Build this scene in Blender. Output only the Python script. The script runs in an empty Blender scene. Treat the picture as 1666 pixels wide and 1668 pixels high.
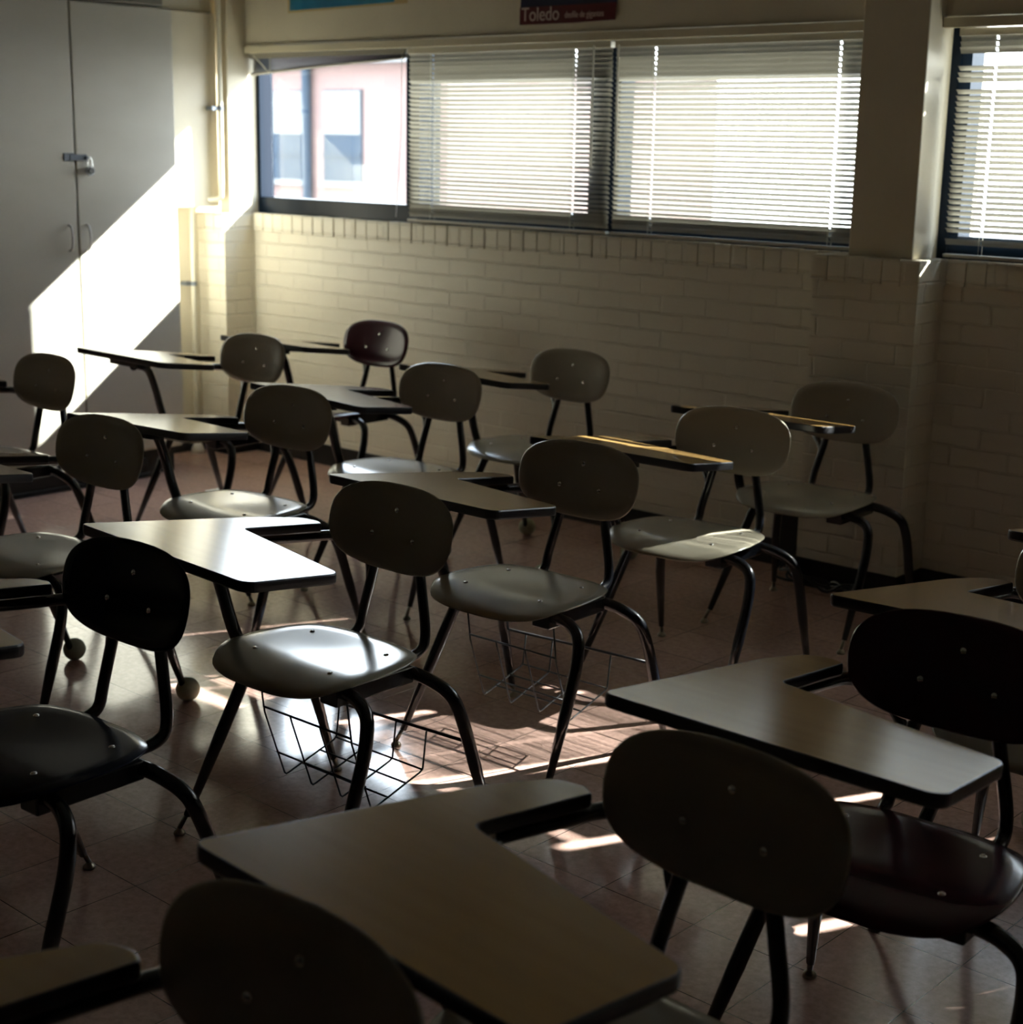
import bpy, bmesh, math, random
from mathutils import Vector, Matrix
random.seed(7)
SC = bpy.context.scene
COL = SC.collection
PI = math.pi

# ---------------------------------------------------------------- camera
F_PX, YAW, PITCH, ROLL, CAM_H = 2565.06, 0.734319, 0.2307153, 0.0184476, 1.502355
cam_data = bpy.data.cameras.new('camera'); cam = bpy.data.objects.new('camera', cam_data); COL.objects.link(cam)
fw = Vector((-math.sin(YAW)*math.cos(PITCH), math.cos(YAW)*math.cos(PITCH), -math.sin(PITCH)))
rt = Vector((math.cos(YAW), math.sin(YAW), 0)); up = rt.cross(fw)
r2 = rt*math.cos(ROLL)+up*math.sin(ROLL); u2 = -rt*math.sin(ROLL)+up*math.cos(ROLL)
cam.matrix_world = Matrix(((r2.x, u2.x, -fw.x, 0), (r2.y, u2.y, -fw.y, 0), (r2.z, u2.z, -fw.z, CAM_H), (0, 0, 0, 1)))
cam_data.sensor_fit = 'HORIZONTAL'; cam_data.sensor_width = 36.0; cam_data.lens = 36.0*F_PX/1666.0
cam_data.clip_start = 0.05; cam_data.clip_end = 300
cam_data.dof.use_dof = True; cam_data.dof.focus_distance = 3.2; cam_data.dof.aperture_fstop = 5.2
SC.camera = cam

# ---------------------------------------------------------------- light and exposure
SC.view_settings.view_transform = 'Standard'; SC.view_settings.look = 'None'
SC.view_settings.gamma = 1.0; SC.view_settings.use_curve_mapping = False
SC.view_settings.exposure = 0.2
world = bpy.data.worlds.new('sky'); SC.world = world; world.use_nodes = True
wn = world.node_tree; bg = wn.nodes['Background']
tc = wn.nodes.new('ShaderNodeTexCoord'); sep = wn.nodes.new('ShaderNodeSeparateXYZ'); rmp = wn.nodes.new('ShaderNodeValToRGB')
wn.links.new(tc.outputs['Generated'], sep.inputs[0]); wn.links.new(sep.outputs['Z'], rmp.inputs[0]); wn.links.new(rmp.outputs[0], bg.inputs['Color'])
rmp.color_ramp.elements[0].position = 0.0; rmp.color_ramp.elements[0].color = (1.0, 0.985, 0.965, 1)
rmp.color_ramp.elements[1].position = 0.9; rmp.color_ramp.elements[1].color = (0.62, 0.76, 1.0, 1)
bg.inputs['Strength'].default_value = 12.0
sun_d = bpy.data.lights.new('sun', 'SUN'); sun = bpy.data.objects.new('sun', sun_d); COL.objects.link(sun)
sun_d.energy = 55.0; sun_d.angle = math.radians(0.53); sun_d.color = (1.0, 0.95, 0.86)
sun.rotation_euler = Vector((-0.47, -1.0, -0.765)).to_track_quat('-Z', 'Y').to_euler()
sun.location = (2, 8, 8)
SC.cycles.max_bounces = 10; SC.cycles.diffuse_bounces = 6; SC.cycles.glossy_bounces = 4
SC.cycles.sample_clamp_indirect = 8.0; SC.cycles.caustics_reflective = False; SC.cycles.caustics_refractive = False
SC.cycles.use_denoising = True

# ---------------------------------------------------------------- materials
def mat(name, col, rough=0.5, metal=0.0, spec=0.5, coat=0.0):
    m = bpy.data.materials.new(name); m.use_nodes = True
    b = m.node_tree.nodes['Principled BSDF']
    b.inputs['Base Color'].default_value = (*col, 1); b.inputs['Roughness'].default_value = rough
    b.inputs['Metallic'].default_value = metal; b.inputs['Specular IOR Level'].default_value = spec
    b.inputs['Coat Weight'].default_value = coat; b.inputs['Coat Roughness'].default_value = 0.12
    return m
def nodes(m): return m.node_tree.nodes, m.node_tree.links, m.node_tree.nodes['Principled BSDF']
def noisy(m, c1, c2, scale=(6, 6, 6), detail=4, bump=0.0, bscale=None, rough=None, lo=0.35, hi=0.65):
    n, l, b = nodes(m)
    t = n.new('ShaderNodeTexCoord'); mp = n.new('ShaderNodeMapping'); mp.inputs['Scale'].default_value = scale
    nz = n.new('ShaderNodeTexNoise'); nz.inputs['Detail'].default_value = detail; nz.inputs['Scale'].default_value = 1.0
    cr = n.new('ShaderNodeValToRGB'); cr.color_ramp.elements[0].color = (*c1, 1); cr.color_ramp.elements[1].color = (*c2, 1)
    cr.color_ramp.elements[0].position = lo; cr.color_ramp.elements[1].position = hi
    l.new(t.outputs['Object'], mp.inputs[0]); l.new(mp.outputs[0], nz.inputs['Vector']); l.new(nz.outputs['Fac'], cr.inputs[0]); l.new(cr.outputs[0], b.inputs['Base Color'])
    if bump:
        n2 = n.new('ShaderNodeTexNoise'); n2.inputs['Scale'].default_value = bscale or 60; n2.inputs['Detail'].default_value = 3
        bp = n.new('ShaderNodeBump'); bp.inputs['Strength'].default_value = 1; bp.inputs['Distance'].default_value = bump
        l.new(t.outputs['Object'], n2.inputs['Vector']); l.new(n2.outputs['Fac'], bp.inputs['Height']); l.new(bp.outputs[0], b.inputs['Normal'])
    if rough:
        mr = n.new('ShaderNodeMapRange'); mr.inputs['To Min'].default_value = rough[0]; mr.inputs['To Max'].default_value = rough[1]
        l.new(nz.outputs['Fac'], mr.inputs['Value']); l.new(mr.outputs[0], b.inputs['Roughness'])
    return m

def brick_mat():
    m = mat('painted_brick', (0.70, 0.64, 0.48), 0.42); n, l, b = nodes(m)
    t = n.new('ShaderNodeTexCoord'); s = n.new('ShaderNodeSeparateXYZ'); ad = n.new('ShaderNodeMath'); ad.operation = 'ADD'
    cb = n.new('ShaderNodeCombineXYZ')
    l.new(t.outputs['Object'], s.inputs[0]); l.new(s.outputs['X'], ad.inputs[0]); l.new(s.outputs['Y'], ad.inputs[1])
    nd = n.new('ShaderNodeTexNoise'); nd.inputs['Scale'].default_value = 9; nd.inputs['Detail'].default_value = 3
    l.new(t.outputs['Object'], nd.inputs['Vector'])
    ms = n.new('ShaderNodeMath'); ms.operation = 'MULTIPLY_ADD'; ms.inputs[1].default_value = 0.014
    l.new(nd.outputs['Fac'], ms.inputs[0]); l.new(s.outputs['Z'], ms.inputs[2])
    ms2 = n.new('ShaderNodeMath'); ms2.operation = 'MULTIPLY_ADD'; ms2.inputs[1].default_value = 0.02
    l.new(nd.outputs['Fac'], ms2.inputs[0]); l.new(ad.outputs[0], ms2.inputs[2])
    l.new(ms2.outputs[0], cb.inputs['X']); l.new(ms.outputs[0], cb.inputs['Y'])
    bt = n.new('ShaderNodeTexBrick'); bt.inputs['Scale'].default_value = 1.0
    bt.inputs['Brick Width'].default_value = 0.205; bt.inputs['Row Height'].default_value = 0.0680
    bt.inputs['Mortar Size'].default_value = 0.0045; bt.inputs['Mortar Smooth'].default_value = 0.6
    bt.inputs['Color1'].default_value = (1, 1, 1, 1); bt.inputs['Color2'].default_value = (0.55, 0.55, 0.55, 1); bt.inputs['Mortar'].default_value = (0.0, 0.0, 0.0, 1)
    l.new(cb.outputs[0], bt.inputs['Vector'])
    nz = n.new('ShaderNodeTexNoise'); nz.inputs['Scale'].default_value = 70; nz.inputs['Detail'].default_value = 4
    l.new(t.outputs['Object'], nz.inputs['Vector'])
    # height: brick tone gives every brick its own depth, noise gives the paint its grain
    h = n.new('ShaderNodeMath'); h.operation = 'MULTIPLY_ADD'; h.inputs[1].default_value = 0.22
    l.new(nz.outputs['Fac'], h.inputs[0]); l.new(bt.outputs['Color'], h.inputs[2])
    bp = n.new('ShaderNodeBump'); bp.inputs['Distance'].default_value = 0.0045; bp.inputs['Strength'].default_value = 1.0
    l.new(h.outputs[0], bp.inputs['Height']); l.new(bp.outputs[0], b.inputs['Normal'])
    mx = n.new('ShaderNodeMix'); mx.data_type = 'RGBA'; mx.inputs[6].default_value = (0.80, 0.75, 0.63, 1); mx.inputs[7].default_value = (0.71, 0.66, 0.54, 1)
    n3 = n.new('ShaderNodeTexNoise'); n3.inputs['Scale'].default_value = 5; l.new(t.outputs['Object'], n3.inputs['Vector']); l.new(n3.outputs['Fac'], mx.inputs[0])
    l.new(mx.outputs[2], b.inputs['Base Color'])
    return m

def floor_mat():
    m = mat('floor_tile', (0.33, 0.2, 0.17), 0.16, spec=1.0); n, l, b = nodes(m)
    t = n.new('ShaderNodeTexCoord'); mp = n.new('ShaderNodeMapping')
    mp.inputs['Location'].default_value = (1.171, -2.592, 0)
    l.new(t.outputs['Object'], mp.inputs[0])
    bt = n.new('ShaderNodeTexBrick'); bt.offset = 0.0; bt.squash = 1.0
    bt.inputs['Scale'].default_value = 1.0; bt.inputs['Brick Width'].default_value = 0.2305; bt.inputs['Row Height'].default_value = 0.2235
    bt.inputs['Mortar Size'].default_value = 0.0011; bt.inputs['Mortar Smooth'].default_value = 0.2; bt.inputs['Bias'].default_value = 0
    bt.inputs['Color1'].default_value = (0.52, 0.345, 0.295, 1); bt.inputs['Color2'].default_value = (0.47, 0.31, 0.265, 1); bt.inputs['Mortar'].default_value = (0.04, 0.03, 0.03, 1)
    l.new(mp.outputs[0], bt.inputs['Vector'])
    nz = n.new('ShaderNodeTexNoise'); nz.inputs['Scale'].default_value = 55; nz.inputs['Detail'].default_value = 6; nz.inputs['Roughness'].default_value = 0.7
    l.new(t.outputs['Object'], nz.inputs['Vector'])
    cr = n.new('ShaderNodeValToRGB'); cr.color_ramp.elements[0].color = (0.78, 0.76, 0.74, 1); cr.color_ramp.elements[1].color = (1.2, 1.18, 1.15, 1)
    cr.color_ramp.elements[0].position = 0.3; cr.color_ramp.elements[1].position = 0.7
    l.new(nz.outputs['Fac'], cr.inputs[0])
    mx = n.new('ShaderNodeMix'); mx.data_type = 'RGBA'; mx.blend_type = 'MULTIPLY'; mx.inputs[0].default_value = 1
    l.new(bt.outputs['Color'], mx.inputs[6]); l.new(cr.outputs[0], mx.inputs[7]); l.new(mx.outputs[2], b.inputs['Base Color'])
    n2 = n.new('ShaderNodeTexNoise'); n2.inputs['Scale'].default_value = 2.2; n2.inputs['Detail'].default_value = 5
    l.new(t.outputs['Object'], n2.inputs['Vector'])
    mr = n.new('ShaderNodeMapRange'); mr.inputs['From Min'].default_value = 0.35; mr.inputs['From Max'].default_value = 0.65
    mr.inputs['To Min'].default_value = 0.09; mr.inputs['To Max'].default_value = 0.17
    l.new(n2.outputs['Fac'], mr.inputs['Value']); l.new(mr.outputs[0], b.inputs['Roughness'])
    # slight unevenness tile by tile and joints
    n4 = n.new('ShaderNodeTexNoise'); n4.inputs['Scale'].default_value = 4; n4.inputs['Detail'].default_value = 2
    l.new(t.outputs['Object'], n4.inputs['Vector'])
    hh = n.new('ShaderNodeMath'); hh.operation = 'MULTIPLY_ADD'; hh.inputs[1].default_value = -0.5
    l.new(bt.outputs['Fac'], hh.inputs[0]); l.new(n4.outputs['Fac'], hh.inputs[2])
    bp = n.new('ShaderNodeBump'); bp.inputs['Distance'].default_value = 0.0012; bp.inputs['Strength'].default_value = 0.8
    l.new(hh.outputs[0], bp.inputs['Height']); l.new(bp.outputs[0], b.inputs['Normal'])
    return m

M = {}
M['brick'] = brick_mat()
M['floor'] = floor_mat()
M['paint'] = noisy(mat('cream_wall_paint', (0.66, 0.60, 0.47), 0.45), (0.64, 0.58, 0.45), (0.69, 0.63, 0.49), (3, 3, 3), bump=0.0004, bscale=140)
M['trim_paint'] = mat('cream_trim_paint', (0.68, 0.62, 0.46), 0.35)
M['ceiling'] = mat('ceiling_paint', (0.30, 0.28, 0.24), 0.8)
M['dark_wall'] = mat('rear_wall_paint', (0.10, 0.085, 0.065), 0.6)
M['cabinet'] = noisy(mat('cabinet_paint', (0.60, 0.57, 0.49), 0.35), (0.58, 0.55, 0.47), (0.63, 0.60, 0.52), (2, 2, 5), rough=(0.3, 0.42))
M['black_base'] = mat('black_vinyl_base', (0.008, 0.008, 0.009), 0.35)
M['window_frame'] = mat('dark_window_metal', (0.005, 0.011, 0.022), 0.28, spec=0.12)
M['slat'] = mat('blind_slat', (0.28, 0.268, 0.23), 0.38)
M['blind_rail'] = mat('blind_rail_enamel', (0.55, 0.52, 0.43), 0.4)
M['slat_bounce'] = mat('pale_bounce_slat', (0.55, 0.53, 0.48), 0.38)  # lighter slats for the unseen blinds, to bounce more light onto the pier
M['cord'] = mat('blind_cord', (0.8, 0.78, 0.7), 0.7)
M['frame'] = mat('black_enamel_tube', (0.006, 0.007, 0.010), 0.22, spec=0.5, coat=0.3)
M['steel'] = mat('bright_steel', (0.75, 0.74, 0.70), 0.22, metal=1.0)
M['brass_steel'] = mat('aged_glide_metal', (0.30, 0.26, 0.20), 0.28, metal=1.0)
M['wire'] = mat('black_wire', (0.012, 0.012, 0.015), 0.3)
def wood(name, c1, c2, r=(0.2, 0.3)):
    return noisy(mat(name, c1, 0.17, spec=0.38), c1, c2, (4, 38, 38), 5, lo=0.2, hi=0.8)
M['laminate'] = wood('oak_laminate', (0.300, 0.178, 0.060), (0.345, 0.212, 0.078))
M['laminate_dark'] = wood('walnut_laminate', (0.085, 0.050, 0.050), (0.14, 0.085, 0.08))
M['edge'] = mat('black_edge_band', (0.012, 0.012, 0.014), 0.35)
M['shell_beige'] = mat('beige_plastic_shell', (0.33, 0.30, 0.23), 0.24, spec=1.0, coat=0.3)
M['shell_navy'] = mat('navy_plastic_shell', (0.005, 0.006, 0.016), 0.18, spec=0.2)
M['shell_maroon'] = mat('maroon_plastic_shell', (0.045, 0.010, 0.018), 0.17, spec=0.4)
M['tennis'] = noisy(mat('felt_ball', (0.3, 0.3, 0.2), 0.9), (0.28, 0.29, 0.20), (0.36, 0.36, 0.26), (40, 40, 40))
M['pipe'] = mat('painted_pipe', (0.66, 0.62, 0.50), 0.35)
M['white'] = mat('white_card', (0.75, 0.75, 0.72), 0.6)
M['glass'] = None

# ---------------------------------------------------------------- helpers
def link(name, bm, m, parent=None, smooth=False, loc=None):
    me = bpy.data.meshes.new(name); bm.to_mesh(me); bm.free()
    if smooth:
        for p in me.polygons: p.use_smooth = True
    o = bpy.data.objects.new(name, me); COL.objects.link(o)
    if m is not None: me.materials.append(m)
    if parent is not None: o.parent = parent
    if loc: o.location = loc
    return o
def tag(o, label=None, cat=None, group=None, kind=None):
    if label: o['label'] = label
    if cat: o['category'] = cat
    if group: o['group'] = group
    if kind: o['kind'] = kind
    return o
def thing(name, label, cat, loc=(0, 0, 0), rz=0, group=None):
    o = bpy.data.objects.new(name, None); COL.objects.link(o); o.location = loc; o.rotation_euler = (0, 0, rz)
    return tag(o, label, cat, group)
def box(bm, x0, x1, y0, y1, z0, z1, bev=0.0):
    vs = [bm.verts.new((x, y, z)) for x in (x0, x1) for y in (y0, y1) for z in (z0, z1)]
    fs = [(0, 1, 3, 2), (4, 6, 7, 5), (0, 4, 5, 1), (2, 3, 7, 6), (0, 2, 6, 4), (1, 5, 7, 3)]
    faces = [bm.faces.new([vs[i] for i in f]) for f in fs]
    if bev:
        es = list({e for f in faces for e in f.edges})
        bmesh.ops.bevel(bm, geom=es, offset=bev, segments=2, affect='EDGES', profile=0.5)
    return faces
def smooth_path(pts, it=2, closed=False):
    """Chaikin corner cutting: rounds the bends of a tube path, keeps its ends; pts may carry a 4th value (radius)."""
    pts = [tuple(p) for p in pts]
    for _ in range(it):
        out = [pts[0]]
        for a, b in zip(pts, pts[1:]):
            out.append(tuple(0.78*x+0.22*y for x, y in zip(a, b))); out.append(tuple(0.22*x+0.78*y for x, y in zip(a, b)))
        out.append(pts[-1]); pts = out
    return pts
def tube(bm, pts, r=0.0125, seg=10, caps=True):
    P = [Vector(p[:3]) for p in pts]; R = [p[3] if len(p) > 3 else r for p in pts]
    rings = []; prev = None
    for i, p in enumerate(P):
        if i == 0: d = P[1]-P[0]
        elif i == len(P)-1: d = P[-1]-P[-2]
        else: d = (P[i+1]-P[i]).normalized()+(P[i]-P[i-1]).normalized()
        d.normalize()
        if prev is None:
            a = Vector((0, 0, 1)) if abs(d.z) < 0.9 else Vector((1, 0, 0)); n1 = d.cross(a).normalized()
        else: n1 = (prev-d*prev.dot(d)).normalized()
        prev = n1; n2 = d.cross(n1)
        rings.append([bm.verts.new(p+(n1*math.cos(2*PI*k/seg)+n2*math.sin(2*PI*k/seg))*R[i]) for k in range(seg)])
    for a, b in zip(rings, rings[1:]):
        for k in range(seg): bm.faces.new((a[k], a[(k+1) % seg], b[(k+1) % seg], b[k]))
    if caps:
        bm.faces.new(list(reversed(rings[0]))); bm.faces.new(rings[-1])
def lathe(bm, prof, c=(0, 0, 0), seg=16):
    rings = []
    for r, z in prof:
        if r < 1e-6: rings.append([bm.verts.new((c[0], c[1], c[2]+z))])
        else: rings.append([bm.verts.new((c[0]+r*math.cos(2*PI*k/seg), c[1]+r*math.sin(2*PI*k/seg), c[2]+z)) for k in range(seg)])
    for a, b in zip(rings, rings[1:]):
        for k in range(seg):
            k2 = (k+1) % seg
            if len(a) == 1 and len(b) == 1: continue
            if len(a) == 1: bm.faces.new((a[0], b[k2], b[k]))
            elif len(b) == 1: bm.faces.new((a[k], a[k2], b[0]))
            else: bm.faces.new((a[k], a[k2], b[k2], b[k]))
def struct(name, bm, m, smooth=False):
    o = link(name, bm, m, smooth=smooth); o['kind'] = 'structure'; return o

# ---------------------------------------------------------------- room shell
XL, XR, YB, YW, ZC = -6.26, 4.2, -3.6, 5.12, 2.75
bm = bmesh.new(); box(bm, XL-0.2, XR+0.2, YB-0.2, YW, -0.12, 0.0); struct('floor', bm, M['floor'])
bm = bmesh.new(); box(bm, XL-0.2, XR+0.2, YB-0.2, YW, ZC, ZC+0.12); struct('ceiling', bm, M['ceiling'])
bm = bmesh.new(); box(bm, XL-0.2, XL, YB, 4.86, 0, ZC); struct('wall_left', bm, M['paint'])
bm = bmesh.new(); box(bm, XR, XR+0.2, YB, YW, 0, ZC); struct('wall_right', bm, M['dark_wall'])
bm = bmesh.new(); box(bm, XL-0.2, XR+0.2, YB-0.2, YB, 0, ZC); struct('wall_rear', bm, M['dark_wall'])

# window wall: painted brick dado of the left bay, the right bay, the pier between them and the corner pier
ZS = 1.153; ZH = 1.915
SOLD = 0.087
bm = bmesh.new()
box(bm, -6.06, -2.86, 4.834, YW, 0, ZS-SOLD); box(bm, -2.47, XR, 4.848, YW, 0, ZS-SOLD)
struct('wall_window_dado', bm, M['brick'])
bm = bmesh.new(); box(bm, -2.86, -2.468, 4.672, YW, 0, ZS-SOLD); struct('wall_window_pier', bm, M['brick'])
bm = bmesh.new(); box(bm, XL, -6.055, 4.655, YW, 0, ZS-SOLD); struct('wall_corner_pier', bm, M['brick'])
# rowlock course of bricks standing on edge along the sill
def rowlock(name, x0, x1, yf, yb):
    bm = bmesh.new(); x = x0; n = max(1, round((x1-x0)/0.0715)); wdt = (x1-x0)/n
    for i in range(n):
        a = x0+i*wdt; j = random.uniform(-0.0015, 0.0015); k = random.uniform(-0.0012, 0.0012)
        box(bm, a+0.0016, a+wdt-0.0016, yf+j, yb, ZS-SOLD+0.001, ZS+k, bev=0.0035)
    box(bm, x0+0.001, x1-0.001, yf+0.006, yb, ZS-SOLD, ZS-0.005)
    return struct(name, bm, M['brick'])
rowlock('trim_1', -6.05, -2.87, 4.822, 4.90)
rowlock('trim_2', -2.868, -2.460, 4.660, 4.90)
rowlock('trim_3', -2.458, XR, 4.836, 4.90)
rowlock('trim_4', XL, -6.052, 4.643, 4.90)
bm = bmesh.new(); box(bm, -6.3, XR, 4.90, YW, ZS-SOLD, ZS-0.004); struct('trim_5', bm, M['paint'])
# wall above the windows, painted pier above the sill, jamb in the left corner
bm = bmesh.new(); box(bm, XL, XR, 4.80, 4.95, ZH, ZC); box(bm, XL, XR, 4.95, YW, 2.2, ZC); struct('wall_window_head', bm, M['paint'])
bm = bmesh.new(); box(bm, -2.748, -2.511, 4.70, YW, ZS, ZC, bev=0.004); struct('wall_upper_pier', bm, M['paint'])
bm = bmesh.new(); box(bm, -6.125, -6.052, 4.69, 4.935, ZS, ZC); struct('wall_corner_jamb', bm, M['paint'])
bm = bmesh.new(); box(bm, 1.5, XR, 4.80, YW, ZS, ZH); struct('wall_window_end', bm, M['paint'])
bm = bmesh.new(); box(bm, XL+0.001, -6.12, 4.29, 4.68, 1.18, 2.052, bev=0.003); box(bm, XL+0.001, -6.14, 4.29, 4.68, 2.055, ZC-0.001)
struct('wall_left_panel', bm, M['paint'])
# lead rail along the head of the windows
bm = bmesh.new(); box(bm, -6.05, -2.75, 4.786, 4.802, 1.880, 1.912, bev=0.002); struct('trim_6', bm, M['trim_paint'])
bm = bmesh.new(); box(bm, -2.51, 1.5, 4.786, 4.802, 1.880, 1.912, bev=0.002); struct('trim_7', bm, M['trim_paint'])
# black vinyl base
def base(name, segs):
    bm = bmesh.new()
    for s in segs: box(bm, *s, bev=0.003)
    return struct(name, bm, M['black_base'])
base('baseboard_window', [(-6.05, -2.86, 4.826, 4.836, 0, 0.098), (-2.865, -2.860, 4.665, 4.83, 0, 0.098), (-2.865, -2.463, 4.664, 4.674, 0, 0.098),
                          (-2.470, -2.460, 4.664, 4.845, 0, 0.098), (-2.462, XR, 4.840, 4.850, 0, 0.098), (XL, -6.05, 4.646, 4.657, 0, 0.098), (-6.057, -6.048, 4.65, 4.83, 0, 0.098)])
base('baseboard_left', [(XL, XL+0.01, 4.25, 4.65, 0, 0.098)])

# ---------------------------------------------------------------- windows
def window(name, x0, x1, mull, zb=1.228, zt=1.876):
    bm = bmesh.new()
    yf, yb = 4.862, 4.93
    box(bm, x0, x1, yf, yb, ZS-0.004, zb, bev=0.003)          # bottom rail
    box(bm, x0, x1, yf, yb, zt, ZH, bev=0.002)             # head rail
    box(bm, x0, x0+0.034, yf-0.002, yb+0.01, ZS, ZH)
    box(bm, x1-0.06, x1, yf, yb, ZS, ZH)
    for a, b in mull: box(bm, a, b, yf+0.004, yb+0.02, ZS, ZH)
    o = struct(name, bm, M['window_frame'])
    return o
w1 = window('window_1', -6.066, -2.748, [(-5.045, -4.965), (-4.02, -3.87)])
w2 = window('window_2', -2.51, 1.5, [(-1.22, -1.16), (0.10, 0.16), (-2.50, -2.44)], zt=1.892)
# outer mullion posts of the window openings
bm = bmesh.new(); box(bm, -5.17, -5.06, 5.0, 5.09, ZS-0.01, 1.99); struct('trim_8', bm, M['window_frame'])
def glass_mat():
    m = bpy.data.materials.new('window_glass'); m.use_nodes = True; n = m.node_tree.nodes; l = m.node_tree.links
    n.remove(n['Principled BSDF']); out = n['Material Output']
    tr = n.new('ShaderNodeBsdfTransparent'); tr.inputs[0].default_value = (0.90, 0.94, 0.95, 1)
    gl = n.new('ShaderNodeBsdfGlossy'); gl.inputs['Roughness'].default_value = 0.02
    mx = n.new('ShaderNodeMixShader'); mx.inputs[0].default_value = 0.05
    l.new(tr.outputs[0], mx.inputs[1]); l.new(gl.outputs[0], mx.inputs[2]); l.new(mx.outputs[0], out.inputs[0])
    return m
M['glass'] = glass_mat()
for w, a, b in ((w1, -6.0, -2.80), (w2, -2.46, 1.46)):
    bm = bmesh.new(); box(bm, a, b, 4.905, 4.909, 1.20, 1.88); link('pane', bm, M['glass'], w)

# ---------------------------------------------------------------- blinds
def blind(label, x0, x1, ztop, zbot, gaps=(), cords=(), closed_above=1.757, tilt=38, bands=(), bottom=True, wand=None, y=4.826, sm='slat'):
    t = thing('window_blind', label, 'blind', ((x0+x1)/2, y, ztop), 0, 'venetian blinds in the windows')
    ox = (x0+x1)/2
    bm = bmesh.new(); box(bm, x0-ox, x1-ox, -0.014, 0.014, -0.024, 0.0, bev=0.002); link('headrail', bm, M['blind_rail'], t)
    bm = bmesh.new(); z = ztop-0.032; W = 0.0225; sp = 0.0182
    zs = []
    while z > zbot+0.012:
        if not any(a < z < b for a, b in gaps): zs.append(z)
        z -= sp
    for z in zs:
        tb = [c for a, b, c in bands if a < z < b]
        th = math.radians(tb[0] if tb else tilt if 1.232 < z < closed_above or tilt < 0 else 62)
        wob = random.uniform(-0.0009, 0.0009); th += random.uniform(-0.03, 0.03)
        prof = []
        for k in range(5):
            s = (k/4-0.5); crown = 0.0022*(1-(2*s)**2)
            py = s*W*math.cos(th)+crown*math.sin(th); pz = -s*W*math.sin(th)+crown*math.cos(th)
            prof.append((py, pz))
        xs = [x0]
        for c in cords: xs += [c-0.0035, c+0.0035]
        xs.append(x1)
        for q in range(len(xs)-1):
            hole = q % 2 == 1
            a, b = xs[q]-ox, xs[q+1]-ox
            for k in range(4):
                if hole and k in (1, 2): continue
                v = [bm.verts.new((a, prof[k][0], z-ztop+prof[k][1]+wob)), bm.verts.new((b, prof[k][0], z-ztop+prof[k][1]+wob)),
                     bm.verts.new((b, prof[k+1][0], z-ztop+prof[k+1][1]+wob)), bm.verts.new((a, prof[k+1][0], z-ztop+prof[k+1][1]+wob))]
                bm.faces.new(v)
    bmesh.ops.remove_doubles(bm, verts=bm.verts, dist=0.00002)
    link('slats', bm, M[sm], t, smooth=True)
    bm = bmesh.new(); box(bm, x0-ox, x1-ox, -0.012, 0.012, zbot-ztop-0.005, zbot-ztop+0.006, bev=0.002); link('bottom_rail', bm, M['blind_rail'], t)
    for c in cords:
        bm = bmesh.new()
        for dy in (-0.013, 0.013): tube(bm, [(c-ox, dy, -0.02), (c-ox, dy, zbot-ztop)], 0.0007, 5)
        link('ladder_cord', bm, M['cord'], t)
    if wand:
        bm = bmesh.new(); tube(bm, [(wand-ox, -0.022, -0.015), (wand-ox+0.004, -0.026, -0.25), (wand-ox+0.006, -0.026, -0.47)], 0.0035, 6); link('tilt_wand', bm, M['cord'], t)
    return t
ZT = 1.880
blind('pale venetian blind lowered between the open pane and the dark mullion', -4.985, -3.885, ZT, 1.166, cords=(-4.845, -4.065), wand=-3.96)
blind('pale venetian blind lowered left of the painted pier, widest of all', -3.865, -2.76, ZT, 1.166, cords=(-3.68, -2.90), wand=-3.84)
blind('pale venetian blind right of the painted pier with gaps where slats are missing', -2.465, -1.93, ZT, 1.166,
      gaps=((1.762, 1.796), (1.686, 1.704), (1.224, 1.246), (1.182, 1.196)), cords=(-2.34,), closed_above=1.80)
blind('unseen half-open blind added beyond the right edge to shape the sun stripes', -1.91, -1.43, ZT, 1.166, cords=(-1.6,), sm='slat_bounce', tilt=-2.6, bands=((1.35, 1.47, -7), (1.75, 1.80, -10)))  # first of four out-of-view blinds added to cut the sun into stripes
blind('unseen lowered blind added beyond the right edge to shape the sun stripes', -1.385, -0.945, ZT, 1.166, cords=(-1.2,), sm='slat_bounce', gaps=((1.762, 1.790),))
blind('third unseen blind added beyond the right edge to shape the sun stripes', -0.915, -0.385, ZT, 1.166, cords=(-0.6,), sm='slat_bounce')
blind('fourth unseen blind added beyond the right edge to shape the sun stripes', -0.355, 1.46, ZT, 1.166, cords=(0.0, 1.1), sm='slat_bounce')
# the gathered blind over the open pane, sagging to the left
t = thing('window_blind', 'bunched-up blind pulled crookedly to the top of the open pane', 'blind', (-5.52, 4.826, ZT), 0, 'venetian blinds in the windows')
bm = bmesh.new(); box(bm, -0.52, 0.52, -0.014, 0.014, -0.022, 0, bev=0.002); link('headrail', bm, M['slat'], t)
bm = bmesh.new()
for i in range(26):
    zl = -0.024-i*0.0027; zr = -0.0225-i*0.0006
    a = [bm.verts.new((x, y_, zl+(zr-zl)*((x+0.52)/1.04)**0.75+(0.001 if abs(y_) < 0.005 else -0.0006))) for y_ in (-0.0125, 0, 0.0125) for x in [-0.52+1.04*k/12 for k in range(13)]]
    for r_ in range(2):
        for k in range(12): bm.faces.new((a[r_*13+k], a[r_*13+k+1], a[(r_+1)*13+k+1], a[(r_+1)*13+k]))
link('slats', bm, M['slat'], t, smooth=True)
bm = bmesh.new(); tube(bm, [(-0.52, 0, -0.092), (-0.1, 0, -0.066), (0.36, 0, -0.043), (0.50, 0, -0.036)], 0.0075, 6); link('bottom_rail', bm, M['slat'], t)
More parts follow.
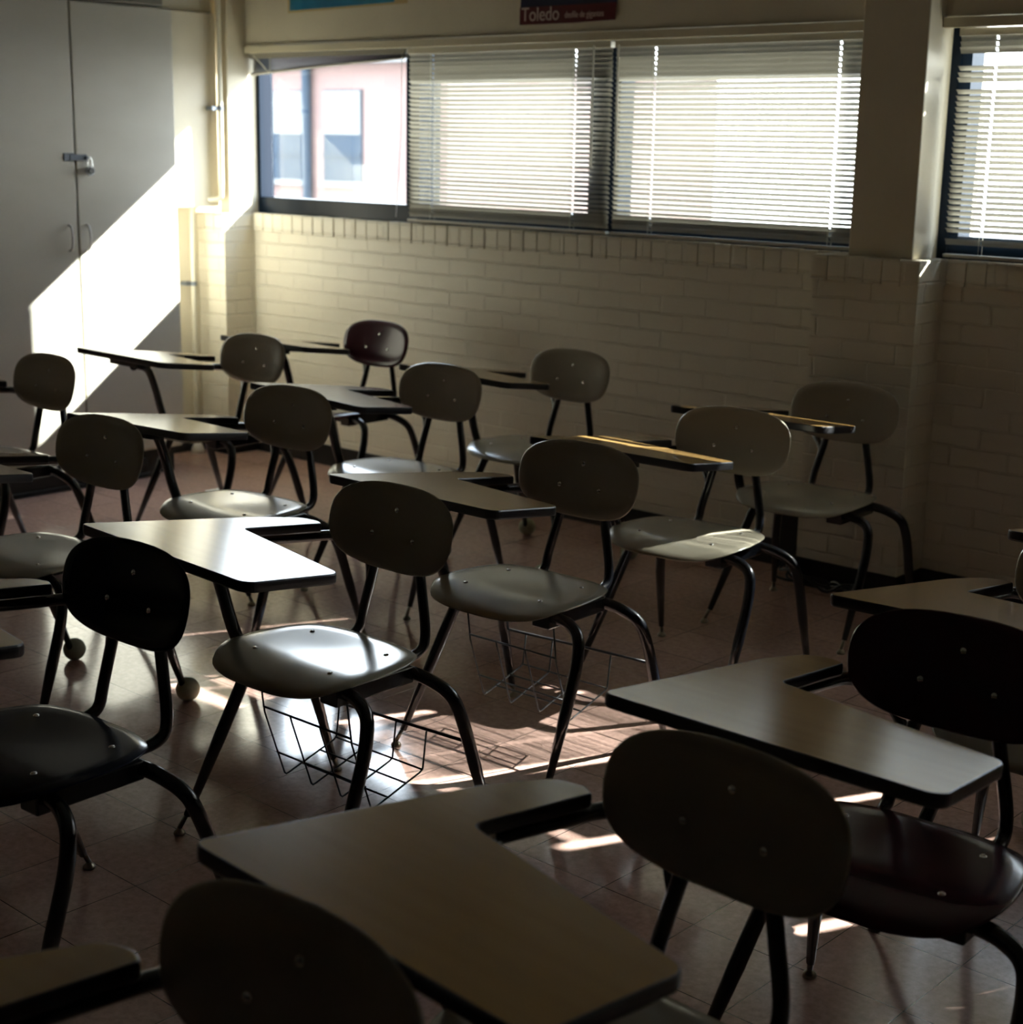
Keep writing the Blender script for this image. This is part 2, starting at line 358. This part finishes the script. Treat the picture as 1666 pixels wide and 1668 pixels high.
bm = bmesh.new(); tube(bm, [(-0.49, -0.016, -0.01), (-0.44, -0.018, -0.04), (-0.37, -0.017, -0.09)], 0.0025, 6); tube(bm, [(-0.37, -0.017, -0.09), (-0.37, -0.015, -0.02)], 0.002, 6); link('ladder_cord', bm, M['cord'], t)
bm = bmesh.new(); tube(bm, [(0.505, -0.016, -0.02), (0.502, -0.017, -0.35), (0.47, -0.017, -0.705)], 0.0016, 5); link('pull_cord', bm, M['cord'], t)

# ---------------------------------------------------------------- world outside
bm = bmesh.new(); box(bm, -70, 40, 5.3, 60, -4.2, -4.0)
go = link('ground', bm, noisy(mat('pale_paving', (0.45, 0.44, 0.42), 0.8), (0.10, 0.10, 0.10), (0.14, 0.14, 0.135), (0.3, 0.3, 0.3))); go['kind'] = 'structure'
bt_ = thing('school_building', 'pink brick building seen through the open pane', 'building', (-24, 20, -4))
def brick_out():
    m = mat('pink_brick', (0.62, 0.36, 0.33), 0.8); n, l, b = nodes(m)
    t = n.new('ShaderNodeTexCoord'); s = n.new('ShaderNodeSeparateXYZ'); cb = n.new('ShaderNodeCombineXYZ')
    l.new(t.outputs['Object'], s.inputs[0]); l.new(s.outputs['X'], cb.inputs['X']); l.new(s.outputs['Z'], cb.inputs['Y'])
    k = n.new('ShaderNodeTexBrick'); k.inputs['Scale'].default_value = 1; k.inputs['Brick Width'].default_value = 0.21; k.inputs['Row Height'].default_value = 0.07; k.inputs['Mortar Size'].default_value = 0.006
    k.inputs['Color1'].default_value = (0.19, 0.118, 0.108, 1); k.inputs['Color2'].default_value = (0.175, 0.108, 0.10, 1); k.inputs['Mortar'].default_value = (0.19, 0.15, 0.14, 1)
    l.new(cb.outputs[0], k.inputs['Vector']); l.new(k.outputs['Color'], b.inputs['Base Color']); return m
M['pink'] = brick_out(); M['outglass'] = mat('far_glass', (0.03, 0.045, 0.065), 0.5, spec=0.1); M['outwhite'] = mat('white_shade', (0.16, 0.16, 0.16), 0.7)
bm = bmesh.new(); box(bm, -12, 4.3, 0, 8, 0, 6.83); link('facade', bm, M['pink'], bt_)
bm = bmesh.new(); box(bm, -12.3, 4.5, -0.3, 8, 6.83, 7.05); link('roof', bm, M['outwhite'], bt_)
for wx in (-0.52, 1.08, -2.9, -4.5):
    bm = bmesh.new(); box(bm, wx, wx+1.05, -0.04, 0.02, 4.73, 6.38); wo = link('window', bm, M['outglass'], bt_)
    bm = bmesh.new(); box(bm, wx+0.02, wx+1.03, -0.06, -0.04, 5.58, 6.36); link('shade', bm, M['outwhite'], wo)
    bm = bmesh.new(); box(bm, wx, wx+1.05, -0.07, -0.04, 5.18, 5.24); link('window_bar', bm, M['outglass'], wo)
    bm = bmesh.new(); box(bm, wx-0.05, wx+1.1, -0.12, 0.0, 4.63, 4.73); link('sill', bm, M['outwhite'], wo)
bm = bmesh.new(); tube(bm, [(0.7, -0.12, 0.0), (0.7, -0.12, 6.8)], 0.09, 10); link('downpipe', bm, M['outglass'], bt_)

# ---------------------------------------------------------------- posters
t = thing('travel_poster', 'dark blue poster with a dark red lettered band above the windows', 'poster', (-4.09, 4.797, 1.95))
M['navy_print'] = noisy(mat('navy_print', (0.01, 0.015, 0.05), 0.4), (0.006, 0.010, 0.035), (0.02, 0.02, 0.06), (8, 8, 8)); M['red_print'] = mat('dark_red_print', (0.10, 0.008, 0.012), 0.4); M['ink'] = mat('pale_ink', (0.62, 0.50, 0.47), 0.6)
bm = bmesh.new()
for (zlo, zhi, mi) in ((0.0, 0.082, 1), (0.082, 0.66, 0)):
    pass
box(bm, -0.24, 0.242, -0.002, 0.0, 0.066, 0.66); link('print', bm, M['navy_print'], t)
bm = bmesh.new()
N = 12
g = [[bm.verts.new((-0.243+0.488*i/N, -0.0025-0.010*max(0, (i-7)/5.0)*(1-j), (0.003*max(0, i-7)/5.0 if j == 0 else 0.066))) for i in range(N+1)] for j in (0, 1)]
for i in range(N): bm.faces.new((g[0][i], g[0][i+1], g[1][i+1], g[1][i]))
o = link('lettered_band', bm, M['red_print'], t); md = o.modifiers.new('t', 'SOLIDIFY'); md.thickness = 0.001
def text(name, body, size, x, z, m, parent, y=-0.006, rot=0.0, sx=1.0):
    c = bpy.data.curves.new(name, 'FONT'); c.body = body; c.size = size; c.extrude = 0.0004; c.space_character = 0.98
    o = bpy.data.objects.new(name, c); COL.objects.link(o); c.materials.append(m); o.parent = parent
    bpy.context.view_layer.update(); me = bpy.data.meshes.new_from_object(o.evaluated_get(bpy.context.evaluated_depsgraph_get())); bpy.data.objects.remove(o)
    o = bpy.data.objects.new(name, me); COL.objects.link(o); o.parent = parent
    o.location = (x, y, z); o.rotation_euler = (PI/2, 0, 0); o.scale = (sx, 1, 1)
    return o
text('title', 'Toledo', 0.074, -0.232, 0.013, M['ink'], t, sx=0.93)
text('subtitle', 'desfile de gigantes', 0.034, -0.002, 0.018, M['ink'], t, y=-0.014, sx=0.80)
t = thing('wall_poster', 'teal blue poster with a yellowed border above the open pane', 'poster', (-5.345, 4.797, 2.048))
bm = bmesh.new(); v = [bm.verts.new(p) for p in ((-0.395, -0.001, 0.0), (0.39, -0.012, 0.010), (0.39, -0.001, 0.65), (-0.395, -0.001, 0.65))]; bm.faces.new(v)
o = link('paper', bm, mat('yellowed_paper', (0.55, 0.42, 0.2), 0.6), t); md = o.modifiers.new('t', 'SOLIDIFY'); md.thickness = 0.001
bm = bmesh.new(); v = [bm.verts.new(p) for p in ((-0.380, -0.003, 0.010), (0.31, -0.013, 0.018), (0.31, -0.003, 0.63), (-0.380, -0.003, 0.63))]; bm.faces.new(v)
o = link('print', bm, noisy(mat('teal_print', (0.02, 0.2, 0.36), 0.4), (0.012, 0.15, 0.30), (0.03, 0.26, 0.42), (6, 6, 6)), t); md = o.modifiers.new('t', 'SOLIDIFY'); md.thickness = 0.001

# ---------------------------------------------------------------- cabinet against the left wall
CX = -5.90
t = thing('storage_cabinet', 'tall pale grey double-door cabinet by the left wall, half in sunlight', 'cabinet', (CX, 3.77, 0))
bm = bmesh.new(); box(bm, XL-CX+0.002, -0.022, -0.53, 0.512, 0.112, 2.045, bev=0.002); link('carcass', bm, M['cabinet'], t)
bm = bmesh.new(); box(bm, XL-CX+0.002, -0.03, -0.54, 0.47, 0.0, 0.112); box(bm, -0.03, 0.012, -0.54, 0.30, 0.0, 0.085, bev=0.006); box(bm, -0.03, 0.03, -0.54, 0.31, 0.0, 0.02, bev=0.004); link('plinth', bm, M['black_base'], t)
bm = bmesh.new(); box(bm, XL-CX+0.002, 0.02, -0.56, 0.45, 2.045, 2.12, bev=0.004); link('cornice', bm, noisy(mat('cornice_paint', (0.2, 0.18, 0.14), 0.5), (0.18, 0.16, 0.12), (0.22, 0.2, 0.16)), t)
for nm, a, b, hy in (('l', -0.525, -0.005, -0.046), ('r', 0.005, 0.508, 0.040)):
    bm = bmesh.new(); box(bm, -0.020, 0.0, a, b, 0.125, 2.035, bev=0.0025); d = link('door', bm, M['cabinet'], t)
    bm = bmesh.new(); tube(bm, smooth_path([(0.0, hy, 1.022), (0.022, hy, 1.028), (0.030, hy, 1.075), (0.022, hy, 1.122), (0.0, hy, 1.128)], 2), 0.0045, 8); link('handle', bm, mat('handle_plastic_'+nm, (0.62, 0.60, 0.60), 0.35), d, smooth=True)
bm = bmesh.new(); box(bm, 0.0, 0.006, -0.058, -0.006, 1.392, 1.424, bev=0.002); box(bm, 0.004, 0.009, -0.030, 0.050, 1.394, 1.420, bev=0.001); tube(bm, [(0.004, 0.045, 1.407), (0.022, 0.045, 1.407)], 0.006, 8); link('hasp', bm, mat('dull_steel', (0.10, 0.11, 0.13), 0.45, metal=0.8), t)
p = thing('padlock', 'round combination padlock hanging from the cabinet hasp', 'padlock', (CX+0.020, 3.826, 1.352))
bm = bmesh.new(); bmesh.ops.create_cone(bm, cap_ends=True, segments=24, radius1=0.021, radius2=0.021, depth=0.018, matrix=Matrix.Rotation(PI/2, 4, 'Y')@Matrix.Translation((0, 0, 0.0)))
bmesh.ops.bevel(bm, geom=[e for e in bm.edges if abs(e.verts[0].co.x-e.verts[1].co.x) < 1e-6], offset=0.003, segments=2, affect='EDGES'); link('lock_body', bm, mat('brushed_steel', (0.4, 0.4, 0.4), 0.4, metal=1.0), p)
bm = bmesh.new(); bmesh.ops.create_cone(bm, cap_ends=True, segments=20, radius1=0.016, radius2=0.013, depth=0.008, matrix=Matrix.Translation((0.012, 0, 0))@Matrix.Rotation(PI/2, 4, 'Y')); link('dial', bm, M['frame'], p)
bm = bmesh.new(); tube(bm, smooth_path([(0, -0.011, 0.012), (0, -0.011, 0.040), (0, 0.0, 0.062), (0, 0.011, 0.040), (0, 0.011, 0.012)], 2), 0.003, 8); link('shackle', bm, M['steel'], p, smooth=True)

# ---------------------------------------------------------------- pipes in the corner
t = thing('conduit_pipe', 'cream painted pipe with an elbow in the left corner', 'pipe', (-6.08, 4.6, 0))
bm = bmesh.new(); tube(bm, smooth_path([(-0.11, -0.03, 0.03), (-0.11, -0.03, 1.19), (-0.10, -0.015, 1.215), (0.0, 0.055, 1.215), (0.008, 0.06, 1.24), (0.008, 0.06, 2.7)], 2), 0.0125, 12); link('pipe_run', bm, M['pipe'], t, smooth=True)
for z, q in ((0.82, (-0.11, -0.03)), (1.63, (0.008, 0.06))):
    bm = bmesh.new(); tube(bm, [(q[0], q[1], z-0.010), (q[0], q[1], z+0.010)], 0.0155, 12); box(bm, q[0]-0.045, q[0], q[1]-0.045, q[1]-0.005, z-0.009, z+0.009); link('clamp', bm, mat('clamp_%d' % int(z*10), (0.2, 0.22, 0.25), 0.4, metal=0.7), t)
bm = bmesh.new(); lathe(bm, [(0.0, 0), (0.032, 0), (0.032, 0.02), (0.022, 0.04), (0.014, 0.05), (0, 0.05)], (-0.11, -0.03, 0.0)); link('floor_flange', bm, M['white'], t, smooth=True)
tag(link('floor_card', (lambda b: (box(b, -0.028, 0.028, -0.035, 0.035, 0, 0.002), b)[1])(bmesh.new()), noisy(mat('printed_card', (0.8, 0.8, 0.78), 0.5), (0.8, 0.8, 0.78), (0.5, 0.45, 0.2), (40, 40, 40), lo=0.55, hi=0.7), loc=(-5.445, 4.105, 0.0)), 'small white card lying on the floor behind the seats', 'card')
# black outlet box with its cables at the foot of the brick pier
t = thing('outlet_box', 'black outlet box with tangled cables at the foot of the brick pier', 'outlet box', (-2.93, 4.80, 0))
bm = bmesh.new(); box(bm, -0.06, 0.055, -0.055, 0.025, 0.09, 0.26, bev=0.004); link('box_body', bm, M['black_base'], t)
for k in range(4):
    bm = bmesh.new(); pts = [(0.02+0.02*k, -0.05, 0.12)]
    for q in range(7): pts.append((0.05+0.055*q+random.uniform(-0.03, 0.03), -0.20+random.uniform(-0.035, 0.02), 0.012+random.uniform(0, 0.06)))
    tube(bm, smooth_path(pts, 2), 0.005, 6); link('cable', bm, M['black_base'], t, smooth=True)

# ---------------------------------------------------------------- tablet-arm desk chair
def outline_round(pts, seg=7):
    """pts: (x, y, radius); returns a closed rounded polygon."""
    out = []; n = len(pts)
    for i in range(n):
        p = Vector(pts[i][:2]); a = Vector(pts[i-1][:2]); b = Vector(pts[(i+1) % n][:2]); r = pts[i][2]
        u = (a-p).normalized(); v = (b-p).normalized(); ang = u.angle(v); d = min(r/math.tan(ang/2), (a-p).length*0.48, (b-p).length*0.48)
        r = d*math.tan(ang/2); s = p+u*d; e = p+v*d; c = p+(u+v).normalized()*(r/math.sin(ang/2))
        a0 = math.atan2(s.y-c.y, s.x-c.x); a1 = math.atan2(e.y-c.y, e.x-c.x)
        while a1-a0 > PI: a1 -= 2*PI
        while a1-a0 < -PI: a1 += 2*PI
        for k in range(seg+1):
            th = a0+(a1-a0)*k/seg; out.append((c.x+r*math.cos(th), c.y+r*math.sin(th)))
    return out
TAB = [(0.290, 0.392, 0.018), (-0.228, 0.386, 0.028), (-0.220, 0.143, 0.030), (0.176, 0.062, 0.022), (0.181, -0.170, 0.010), (0.206, -0.181, 0.016), (0.246, -0.168, 0.045), (0.272, -0.06, 0.2)]
TILT = 0.129
def tz(y): return 0.70+TILT*(y-0.2)
def tablet_meshes():
    pts = outline_round(TAB)
    # offset inward a little for the laminate face
    n = len(pts)
    def off(d):
        out = []
        for i in range(n):
            a = Vector(pts[i-1]); b = Vector(pts[(i+1) % n]); t_ = (b-a).normalized(); out.append((pts[i][0]-t_.y*d, pts[i][1]+t_.x*d))
        return out
    area = sum(pts[i-1][0]*pts[i][1]-pts[i][0]*pts[i-1][1] for i in range(n)); sgn = 1 if area > 0 else -1
    inn = off(0.0016*sgn)
    bm = bmesh.new(); top = [bm.verts.new((x, y, tz(y))) for x, y in inn]; f = bm.faces.new(top)
    bot = [bm.verts.new((x, y, tz(y)-0.016)) for x, y in inn]; bm.faces.new(list(reversed(bot)))
    for i in range(n): bm.faces.new((top[i-1], top[i], bot[i], bot[i-1]))
    bmesh.ops.triangulate(bm, faces=[q for q in bm.faces if len(q.verts) > 4]); bmesh.ops.recalc_face_normals(bm, faces=bm.faces)
    bm2 = bmesh.new(); prof = [(0.0017, -0.0002), (0.0002, -0.0004), (-0.0012, -0.003), (-0.0016, -0.010), (-0.0012, -0.018), (0.0004, -0.0215), (0.006, -0.0215)]
    rings = []
    for d, z in prof: rings.append([bm2.verts.new((x, y, tz(y)+z)) for x, y in off(d*sgn)])
    for a, b in zip(rings, rings[1:]):
        for i in range(n): bm2.faces.new((a[i-1], a[i], b[i], b[i-1]))
    bmesh.ops.recalc_face_normals(bm2, faces=bm2.faces)
    return bm, bm2
def shell(bm, outline, surf, thick, rings=9):
    """two-sided bent sheet: outline(angle)->(u, v), surf(u, v)->(point, normal)."""
    K = 56; tops = []; bots = []
    for side, L in ((0.5, tops), (-0.5, bots)):
        p, nn = surf(*outline(None)); L.append([bm.verts.new(p+nn*thick*side)])
        for r in range(1, rings+1):
            ring = []
            q = r/rings; e = thick*0.28*(1 if r == rings else 0)
            for k in range(K):
                u, v = outline(2*PI*k/K); c = outline(None)
                uu = c[0]+(u-c[0])*q; vv = c[1]+(v-c[1])*q
                p, nn = surf(uu, vv); ring.append(bm.verts.new(p+nn*(thick*side-(e if side > 0 else -e))))
            L.append(ring)
    for L, fl in ((tops, False), (bots, True)):
        for k in range(K):
            f = (L[0][0], L[1][k], L[1][(k+1) % K]); bm.faces.new(f if not fl else tuple(reversed(f)))
        for a, b in zip(L[1:], L[2:]):
            for k in range(K):
                f = (a[k], b[k], b[(k+1) % K], a[(k+1) % K]); bm.faces.new(f if not fl else tuple(reversed(f)))
    a, b = tops[-1], bots[-1]
    mid = []
    for k in range(K):
        c = (a[k].co+b[k].co)/2; u, v = outline(2*PI*k/K); cc = outline(None); p1, _ = surf(u, v); p0, _ = surf(cc[0]+(u-cc[0])*0.97, cc[1]+(v-cc[1])*0.97)
        mid.append(bm.verts.new(c+(p1-p0).normalized()*thick*0.3))
    for k in range(K):
        k2 = (k+1) % K; bm.faces.new((a[k], mid[k], mid[k2], a[k2])); bm.faces.new((mid[k], b[k], b[k2], mid[k2]))
    bmesh.ops.recalc_face_normals(bm, faces=bm.faces)
# seat: measured outline, waterfall front, shallow dish
SEAT = [(0.0, 0.190), (0.09, 0.186), (0.157, 0.164), (0.199, 0.110), (0.209, 0.05), (0.203, -0.02), (0.190, -0.08), (0.157, -0.130), (0.08, -0.156), (0.0, -0.159)]
SEAT = SEAT+[(-x, y) for x, y in reversed(SEAT[1:-1])]
def catmull(P, t):
    n = len(P); i = int(t*n) % n; f = t*n-int(t*n); p = [Vector(P[(i+k-1) % n]) for k in range(4)]
    return 0.5*((2*p[1])+(-p[0]+p[2])*f+(2*p[0]-5*p[1]+4*p[2]-p[3])*f*f+(-p[0]+3*p[1]-3*p[2]+p[3])*f**3)
def seat_outline(a):
    if a is None: return (0.0, 0.02)
    v = catmull(SEAT, a/(2*PI)); return (v.x, v.y)
def seat_z(x, y):
    z = 0.425
    if y > 0.06: z -= 1.05*(y-0.06)**1.8
    z += 0.14*abs(x)**2.2*(1.0 if y < 0.1 else max(0.0, 1-(y-0.1)/0.12)) - 0.004*math.exp(-((x/0.12)**2+((y+0.03)/0.1)**2))
    return z
def seat_surf(x, y):
    e = 0.002; z = seat_z(x, y); n = Vector((-(seat_z(x+e, y)-seat_z(x-e, y))/(2*e), -(seat_z(x, y+e)-seat_z(x, y-e))/(2*e), 1)).normalized()
    return Vector((x, y, z)), n
BY, BZ, BW, BH, BT, BS = -0.2256, 0.6653, 0.1890, 0.0940, 0.225, 0.0221
def back_outline(a):
    if a is None: return (0.0, 0.0)
    n = 2.9; c, s = math.cos(a), math.sin(a)
    u = math.copysign(abs(c)**(2/n), c); h = math.copysign(abs(s)**(2/n), s)
    return (BW*u*(1-0.05*max(0, -h)), BH*h)
def back_surf(u, h):
    y = BY+BS*(u/BW)**2-math.sin(BT)*h; n = Vector((-2*BS*u/BW**2, math.cos(BT), math.sin(BT)*1.0)).normalized()
    return Vector((u, y, BZ+math.cos(BT)*h)), n

def rivet(parent, p, n, m):
    bm = bmesh.new(); lathe(bm, [(0.0062, 0.0), (0.0058, 0.0012), (0.0035, 0.0026), (0, 0.003)], seg=12)
    mt = Matrix.Translation(p)@n.to_track_quat('Z', 'Y').to_matrix().to_4x4(); bmesh.ops.transform(bm, matrix=mt, verts=bm.verts)
    return link('rivet', bm, m, parent, smooth=True)
FEET = {'fr': (0.2395, 0.2064), 'rr': (0.2591, -0.2785), 'fl': (-0.2454, 0.2022), 'rl': (-0.2558, -0.2778)}
def leg_path(k):
    x, y = FEET[k]; r0, r1 = 0.0145, 0.0085; zf = 0.042
    if k == 'fr': q = [(0.13, 0.05, 0.402, r0), (0.152, 0.064, 0.392, r0), (0.1905, 0.1265, 0.22, r0)]
    elif k == 'rr': q = [(0.12, -0.06, 0.402, r0), (0.15, -0.085, 0.388, r0), (0.195, -0.155, 0.25, r0)]
    elif k == 'fl': q = [(-0.06, 0.085, 0.398, r0), (-0.20, 0.090, 0.405, r0), (-0.265, 0.112, 0.385, r0), (-0.272, 0.125, 0.315, r0), (-0.264, 0.155, 0.20, r0)]
    else: q = [(-0.06, -0.10, 0.392, r0), (-0.185, -0.112, 0.398, r0), (-0.258, -0.138, 0.365, r0), (-0.268, -0.165, 0.295, r0), (-0.262, -0.21, 0.18, r0)]
    lx, ly, lz = q[-1][:3]; t = (lz-zf)/(lz-0.0)
    end = (lx+(x-lx)*t, ly+(y-ly)*t, zf, r1)
    if k[1] == 'r': body = smooth_path(q, 1)+[end]
    else: body = smooth_path(q, 3)+[end]
    return body, end
def glide_bm(end, x, y):
    bm = bmesh.new(); tube(bm, [(end[0], end[1], end[2]+0.004), (x, y, 0.014)], 0.0055, 8)
    lathe(bm, [(0, 0.0), (0.0125, 0.0), (0.0135, 0.003), (0.012, 0.007), (0.007, 0.012), (0.005, 0.015), (0, 0.015)], (x, y, 0.0), 16); return bm
def ball_bm(x, y, end):
    bm = bmesh.new(); bmesh.ops.create_uvsphere(bm, u_segments=20, v_segments=14, radius=0.033, matrix=Matrix.Translation((x*0.96+end[0]*0.04, y, 0.0325))); return bm

def make_desk(basket=True, balls=False):
    t = thing('desk_chair', 'prototype', 'desk chair')
    bm = bmesh.new(); shell(bm, seat_outline, seat_surf, 0.011); seat = link('seat', bm, M['shell_beige'], t, smooth=True)
    for x, y in ((0.12, 0.081), (0.118, -0.0816), (-0.12, 0.081), (-0.118, -0.0816)):
        p, n = seat_surf(x, y); rivet(seat, p+n*0.0053, n, M['steel'])
    bm = bmesh.new(); shell(bm, back_outline, back_surf, 0.011); back = link('backrest', bm, M['shell_beige'], t, smooth=True)
    for u, h in ((0, 0.0384), (0.0639, -0.0214), (-0.0639, -0.0214)):
        p, n = back_surf(u, h); rivet(back, p+n*0.0053, n, M['steel'])
    a, b = tablet_meshes(); tab = link('tablet', a, M['laminate'], t); link('edge_band', b, M['edge'], tab)
    for k in FEET:
        path, end = leg_path(k); bm = bmesh.new(); tube(bm, path, seg=12); lg = link('leg', bm, M['frame'], t, smooth=True)
        x, y = FEET[k]
        if balls: link('tennis_ball_foot', ball_bm(x, y, end), M['tennis'], lg, smooth=True)
        else: link('glide', glide_bm(end, x, y), M['brass_steel'], lg, smooth=True)
    for s in (1, -1):
        bm = bmesh.new()
        tube(bm, smooth_path([(s*0.100, 0.06, 0.402), (s*0.102, -0.12, 0.400), (s*0.103, -0.185, 0.401), (s*0.103, -0.213, 0.415), (s*0.100, -0.220, 0.455), (s*0.076, -0.229, 0.55), (s*0.050, -0.2385, 0.662), (s*0.046, -0.243, 0.70)], 2), 0.0118, 12)
        link('backrest_post', bm, M['frame'], t, smooth=True)
    bm = bmesh.new()
    box(bm, -0.172, -0.120, -0.112, 0.112, 0.374, 0.412, bev=0.004); box(bm, 0.120, 0.160, -0.112, 0.112, 0.378, 0.412, bev=0.004)
    box(bm, -0.12, 0.12, 0.070, 0.100, 0.384, 0.408); box(bm, -0.12, 0.12, -0.115, -0.085, 0.384, 0.408)
    link('seat_frame', bm, M['frame'], t)
    bm = bmesh.new(); tube(bm, smooth_path([(0.10, 0.03, 0.396), (0.195, 0.040, 0.392), (0.230, 0.048, 0.425), (0.212, 0.105, 0.585), (0.206, 0.135, 0.642), (0.17, 0.22, 0.663), (0.08, 0.285, 0.673)], 2), 0.0150, 12)
    link('tablet_support', bm, M['frame'], t, smooth=True)
    bm = bmesh.new(); pts = outline_round([(0.21, 0.225, 0.02), (0.21, 0.315, 0.03), (0.0, 0.315, 0.03), (0.0, 0.265, 0.02), (0.10, 0.225, 0.03)], 4)
    tp = [bm.verts.new((x, y, tz(y)-0.0215)) for x, y in pts]; bo = [bm.verts.new((x, y, tz(y)-0.046)) for x, y in pts]; bm.faces.new(tp); bm.faces.new(list(reversed(bo)))
    for i in range(len(pts)): bm.faces.new((tp[i-1], bo[i-1], bo[i], tp[i]))
    bmesh.ops.recalc_face_normals(bm, faces=bm.faces); link('tablet_bracket', bm, M['frame'], tab)
    bm = bmesh.new(); tube(bm, smooth_path([(0.200, 0.10, 0.650, 0.010), (0.210, 0.0, 0.638, 0.0105), (0.214, -0.13, 0.620, 0.0115), (0.206, -0.235, 0.612, 0.0125), (0.17, -0.285, 0.590, 0.0125), (0.12, -0.262, 0.56, 0.0115), (0.082, -0.227, 0.525, 0.0105)], 2), 0.0125, 12)
    link('arm_tube', bm, M['frame'], t, smooth=True)
    bm = bmesh.new(); tube(bm, [(0.203, 0.0, 0.648), (0.203, 0.0, 0.632)], 0.006, 8); box(bm, 0.194, 0.226, -0.012, 0.012, 0.628, 0.636); link('arm_clip', bm, M['brass_steel'], t)
    if basket:
        bm = bmesh.new(); xs = [0.135, 0.045, -0.05, -0.145]
        for i, x in enumerate(xs):
            top = (x, 0.062, 0.392) if i in (0, 3) else (x, 0.049, 0.284)
            tube(bm, [top, (x, 0.045, 0.27), (x, -0.009, 0.112), (x, -0.014, 0.107), (x, -0.022, 0.108), (x, -0.158, 0.147), (x, -0.167, 0.153), (x, -0.178, 0.238)], 0.0023, 6)
        for y, z, a, b, r in ((0.048, 0.284, 0.135, -0.145, 0.0026), (0.009, 0.165, 0.139, -0.149, 0.0024), (-0.06, 0.119, 0.137, -0.147, 0.0022), (-0.115, 0.135, 0.137, -0.147, 0.0022), (-0.165, 0.152, 0.137, -0.147, 0.0022)):
            tube(bm, [(a, y, z), (b, y, z)], r, 6)
        tube(bm, [(0.195, -0.168, 0.236), (-0.262, -0.190, 0.240)], 0.0038, 8)
        link('book_basket', bm, M['wire'], t, smooth=True)
    return t
def dup(root):
    r = root.copy(); COL.objects.link(r)
    for ch in list(root.children):
        c = ch.copy(); COL.objects.link(c); c.parent = r
        for g_ in ch.children:
            d = g_.copy(); COL.objects.link(d); d.parent = c
    return r
def colour(root, shell_m=None, lam=None):
    for ch in root.children:
        base_n = ch.name.split('.')[0]
        m = shell_m if base_n in ('seat', 'backrest') else lam if base_n == 'tablet' else None
        if m is not None:
            ch.material_slots[0].link = 'OBJECT'; ch.material_slots[0].material = m
protos = {}
# x, y, turn, tablet lift, tablet roll, basket, balls, shell, laminate, label
DESKS = [
 (-2.4591, 2.1204, 3.1582, -0.0075, 0.0448, 1, 0, None, None, 'beige desk chair with a wire basket and a brightly glaring tablet, nearest the open floor'),
 (-2.5026, 2.8219, 3.1746, 0.0003, 0.0102, 1, 0, None, None, 'beige desk chair with a wire basket, directly behind the one with the glaring tablet'),
 (-2.5386, 3.5723, 3.2074, -0.0036, 0.0112, 0, 0, None, None, 'beige desk chair with sun stripes across its tablet and a sunlit seat corner'),
 (-2.5790, 4.2691, 3.2053, 0.0017, 0.0042, 0, 0, None, None, 'beige desk chair standing against the brick pier right of centre'),
 (-1.0811, 2.0973, 3.2120, -0.0005, 0.0329, 0, 0, 'shell_maroon', None, 'desk chair with a near-black backrest and glossy dark maroon seat at the right'),
 (-1.0495, 1.3549, 3.1122, 0.0014, 0.0348, 0, 0, None, None, 'beige desk chair whose big tan tablet fills the bottom centre'),
 (-3.6951, 2.8668, 3.2045, -0.0005, -0.0106, 0, 0, None, None, 'beige desk chair left of centre just beyond the glaring tablet'),
 (-3.7512, 3.5784, 3.1697, -0.0045, 0.0379, 0, 0, None, 'laminate_dark', 'beige desk chair with a dark tablet in front of the maroon chair'),
 (-3.7262, 4.2232, 3.1327, 0.0042, 0.0151, 0, 1, None, None, 'beige desk chair close to the middle of the brick wall'),
 (-4.8218, 3.6224, 3.1603, 0.0071, 0.0092, 0, 0, None, None, 'beige desk chair in the far left corner, its tablet seen against the sunlit cabinet'),
 (-1.1272, 2.8130, 3.1643, 0.0, -0.020, 0, 0, None, None, 'desk chair cut off by the right edge, its tablet behind the near-black backrest'),
 (-2.4230, 1.4102, 3.1803, 0.0070, -0.0063, 0, 0, 'shell_navy', None, 'navy desk chair at the left with dark seat and backrest'),
 (-3.6194, 2.1463, 3.1938, -0.0093, -0.0357, 0, 1, None, None, 'beige desk chair at the left behind the navy one, tennis balls on its feet'),
 (-1.0965, 0.6931, 3.1798, 0.0072, 0.0084, 0, 0, None, None, 'beige desk chair cropped by the bottom edge at the lower left'),
 (-4.8188, 2.7098, 3.1437, 0.0, 0.0, 0, 0, None, None, 'beige desk chair at the far left edge before the grey cabinet'),
 (-4.8561, 4.3068, 3.1672, 0.0, 0.0, 0, 0, 'shell_maroon', None, 'maroon desk chair farthest back against the brick wall'),
 (-1.0880, 3.4638, 3.1363, 0.0046, 0.0083, 0, 1, None, None, 'desk chair at the right edge showing only the corner of its tablet'),
]
for (x, y, th, dz, rl, bk, bl, sh, lam, label) in DESKS:
    key = (bk, bl)
    if key not in protos: protos[key] = make_desk(bool(bk), bool(bl)); o = protos[key]
    else: o = dup(protos[key])
    o.location = (x, y, 0); o.rotation_euler = (0, 0, th)
    tag(o, label, 'desk chair', 'tablet-arm desk chairs in rows')
    for ch in o.children:
        if ch.name.split('.')[0] == 'tablet':
            ch.location = (0, 0, dz); ch.rotation_euler = (0, 0, 0)
            ch.location.z = dz+rl*0.0; ch.rotation_euler.y = -math.atan(rl); ch.location.x = 0.70*math.sin(math.atan(rl))
            ch.location.z += 0.70*(1-math.cos(math.atan(rl)))
    if sh: colour(o, M[sh], None)
    if lam: colour(o, None, M[lam])
    if not sh and (bk, bl) != (1, 0): pass
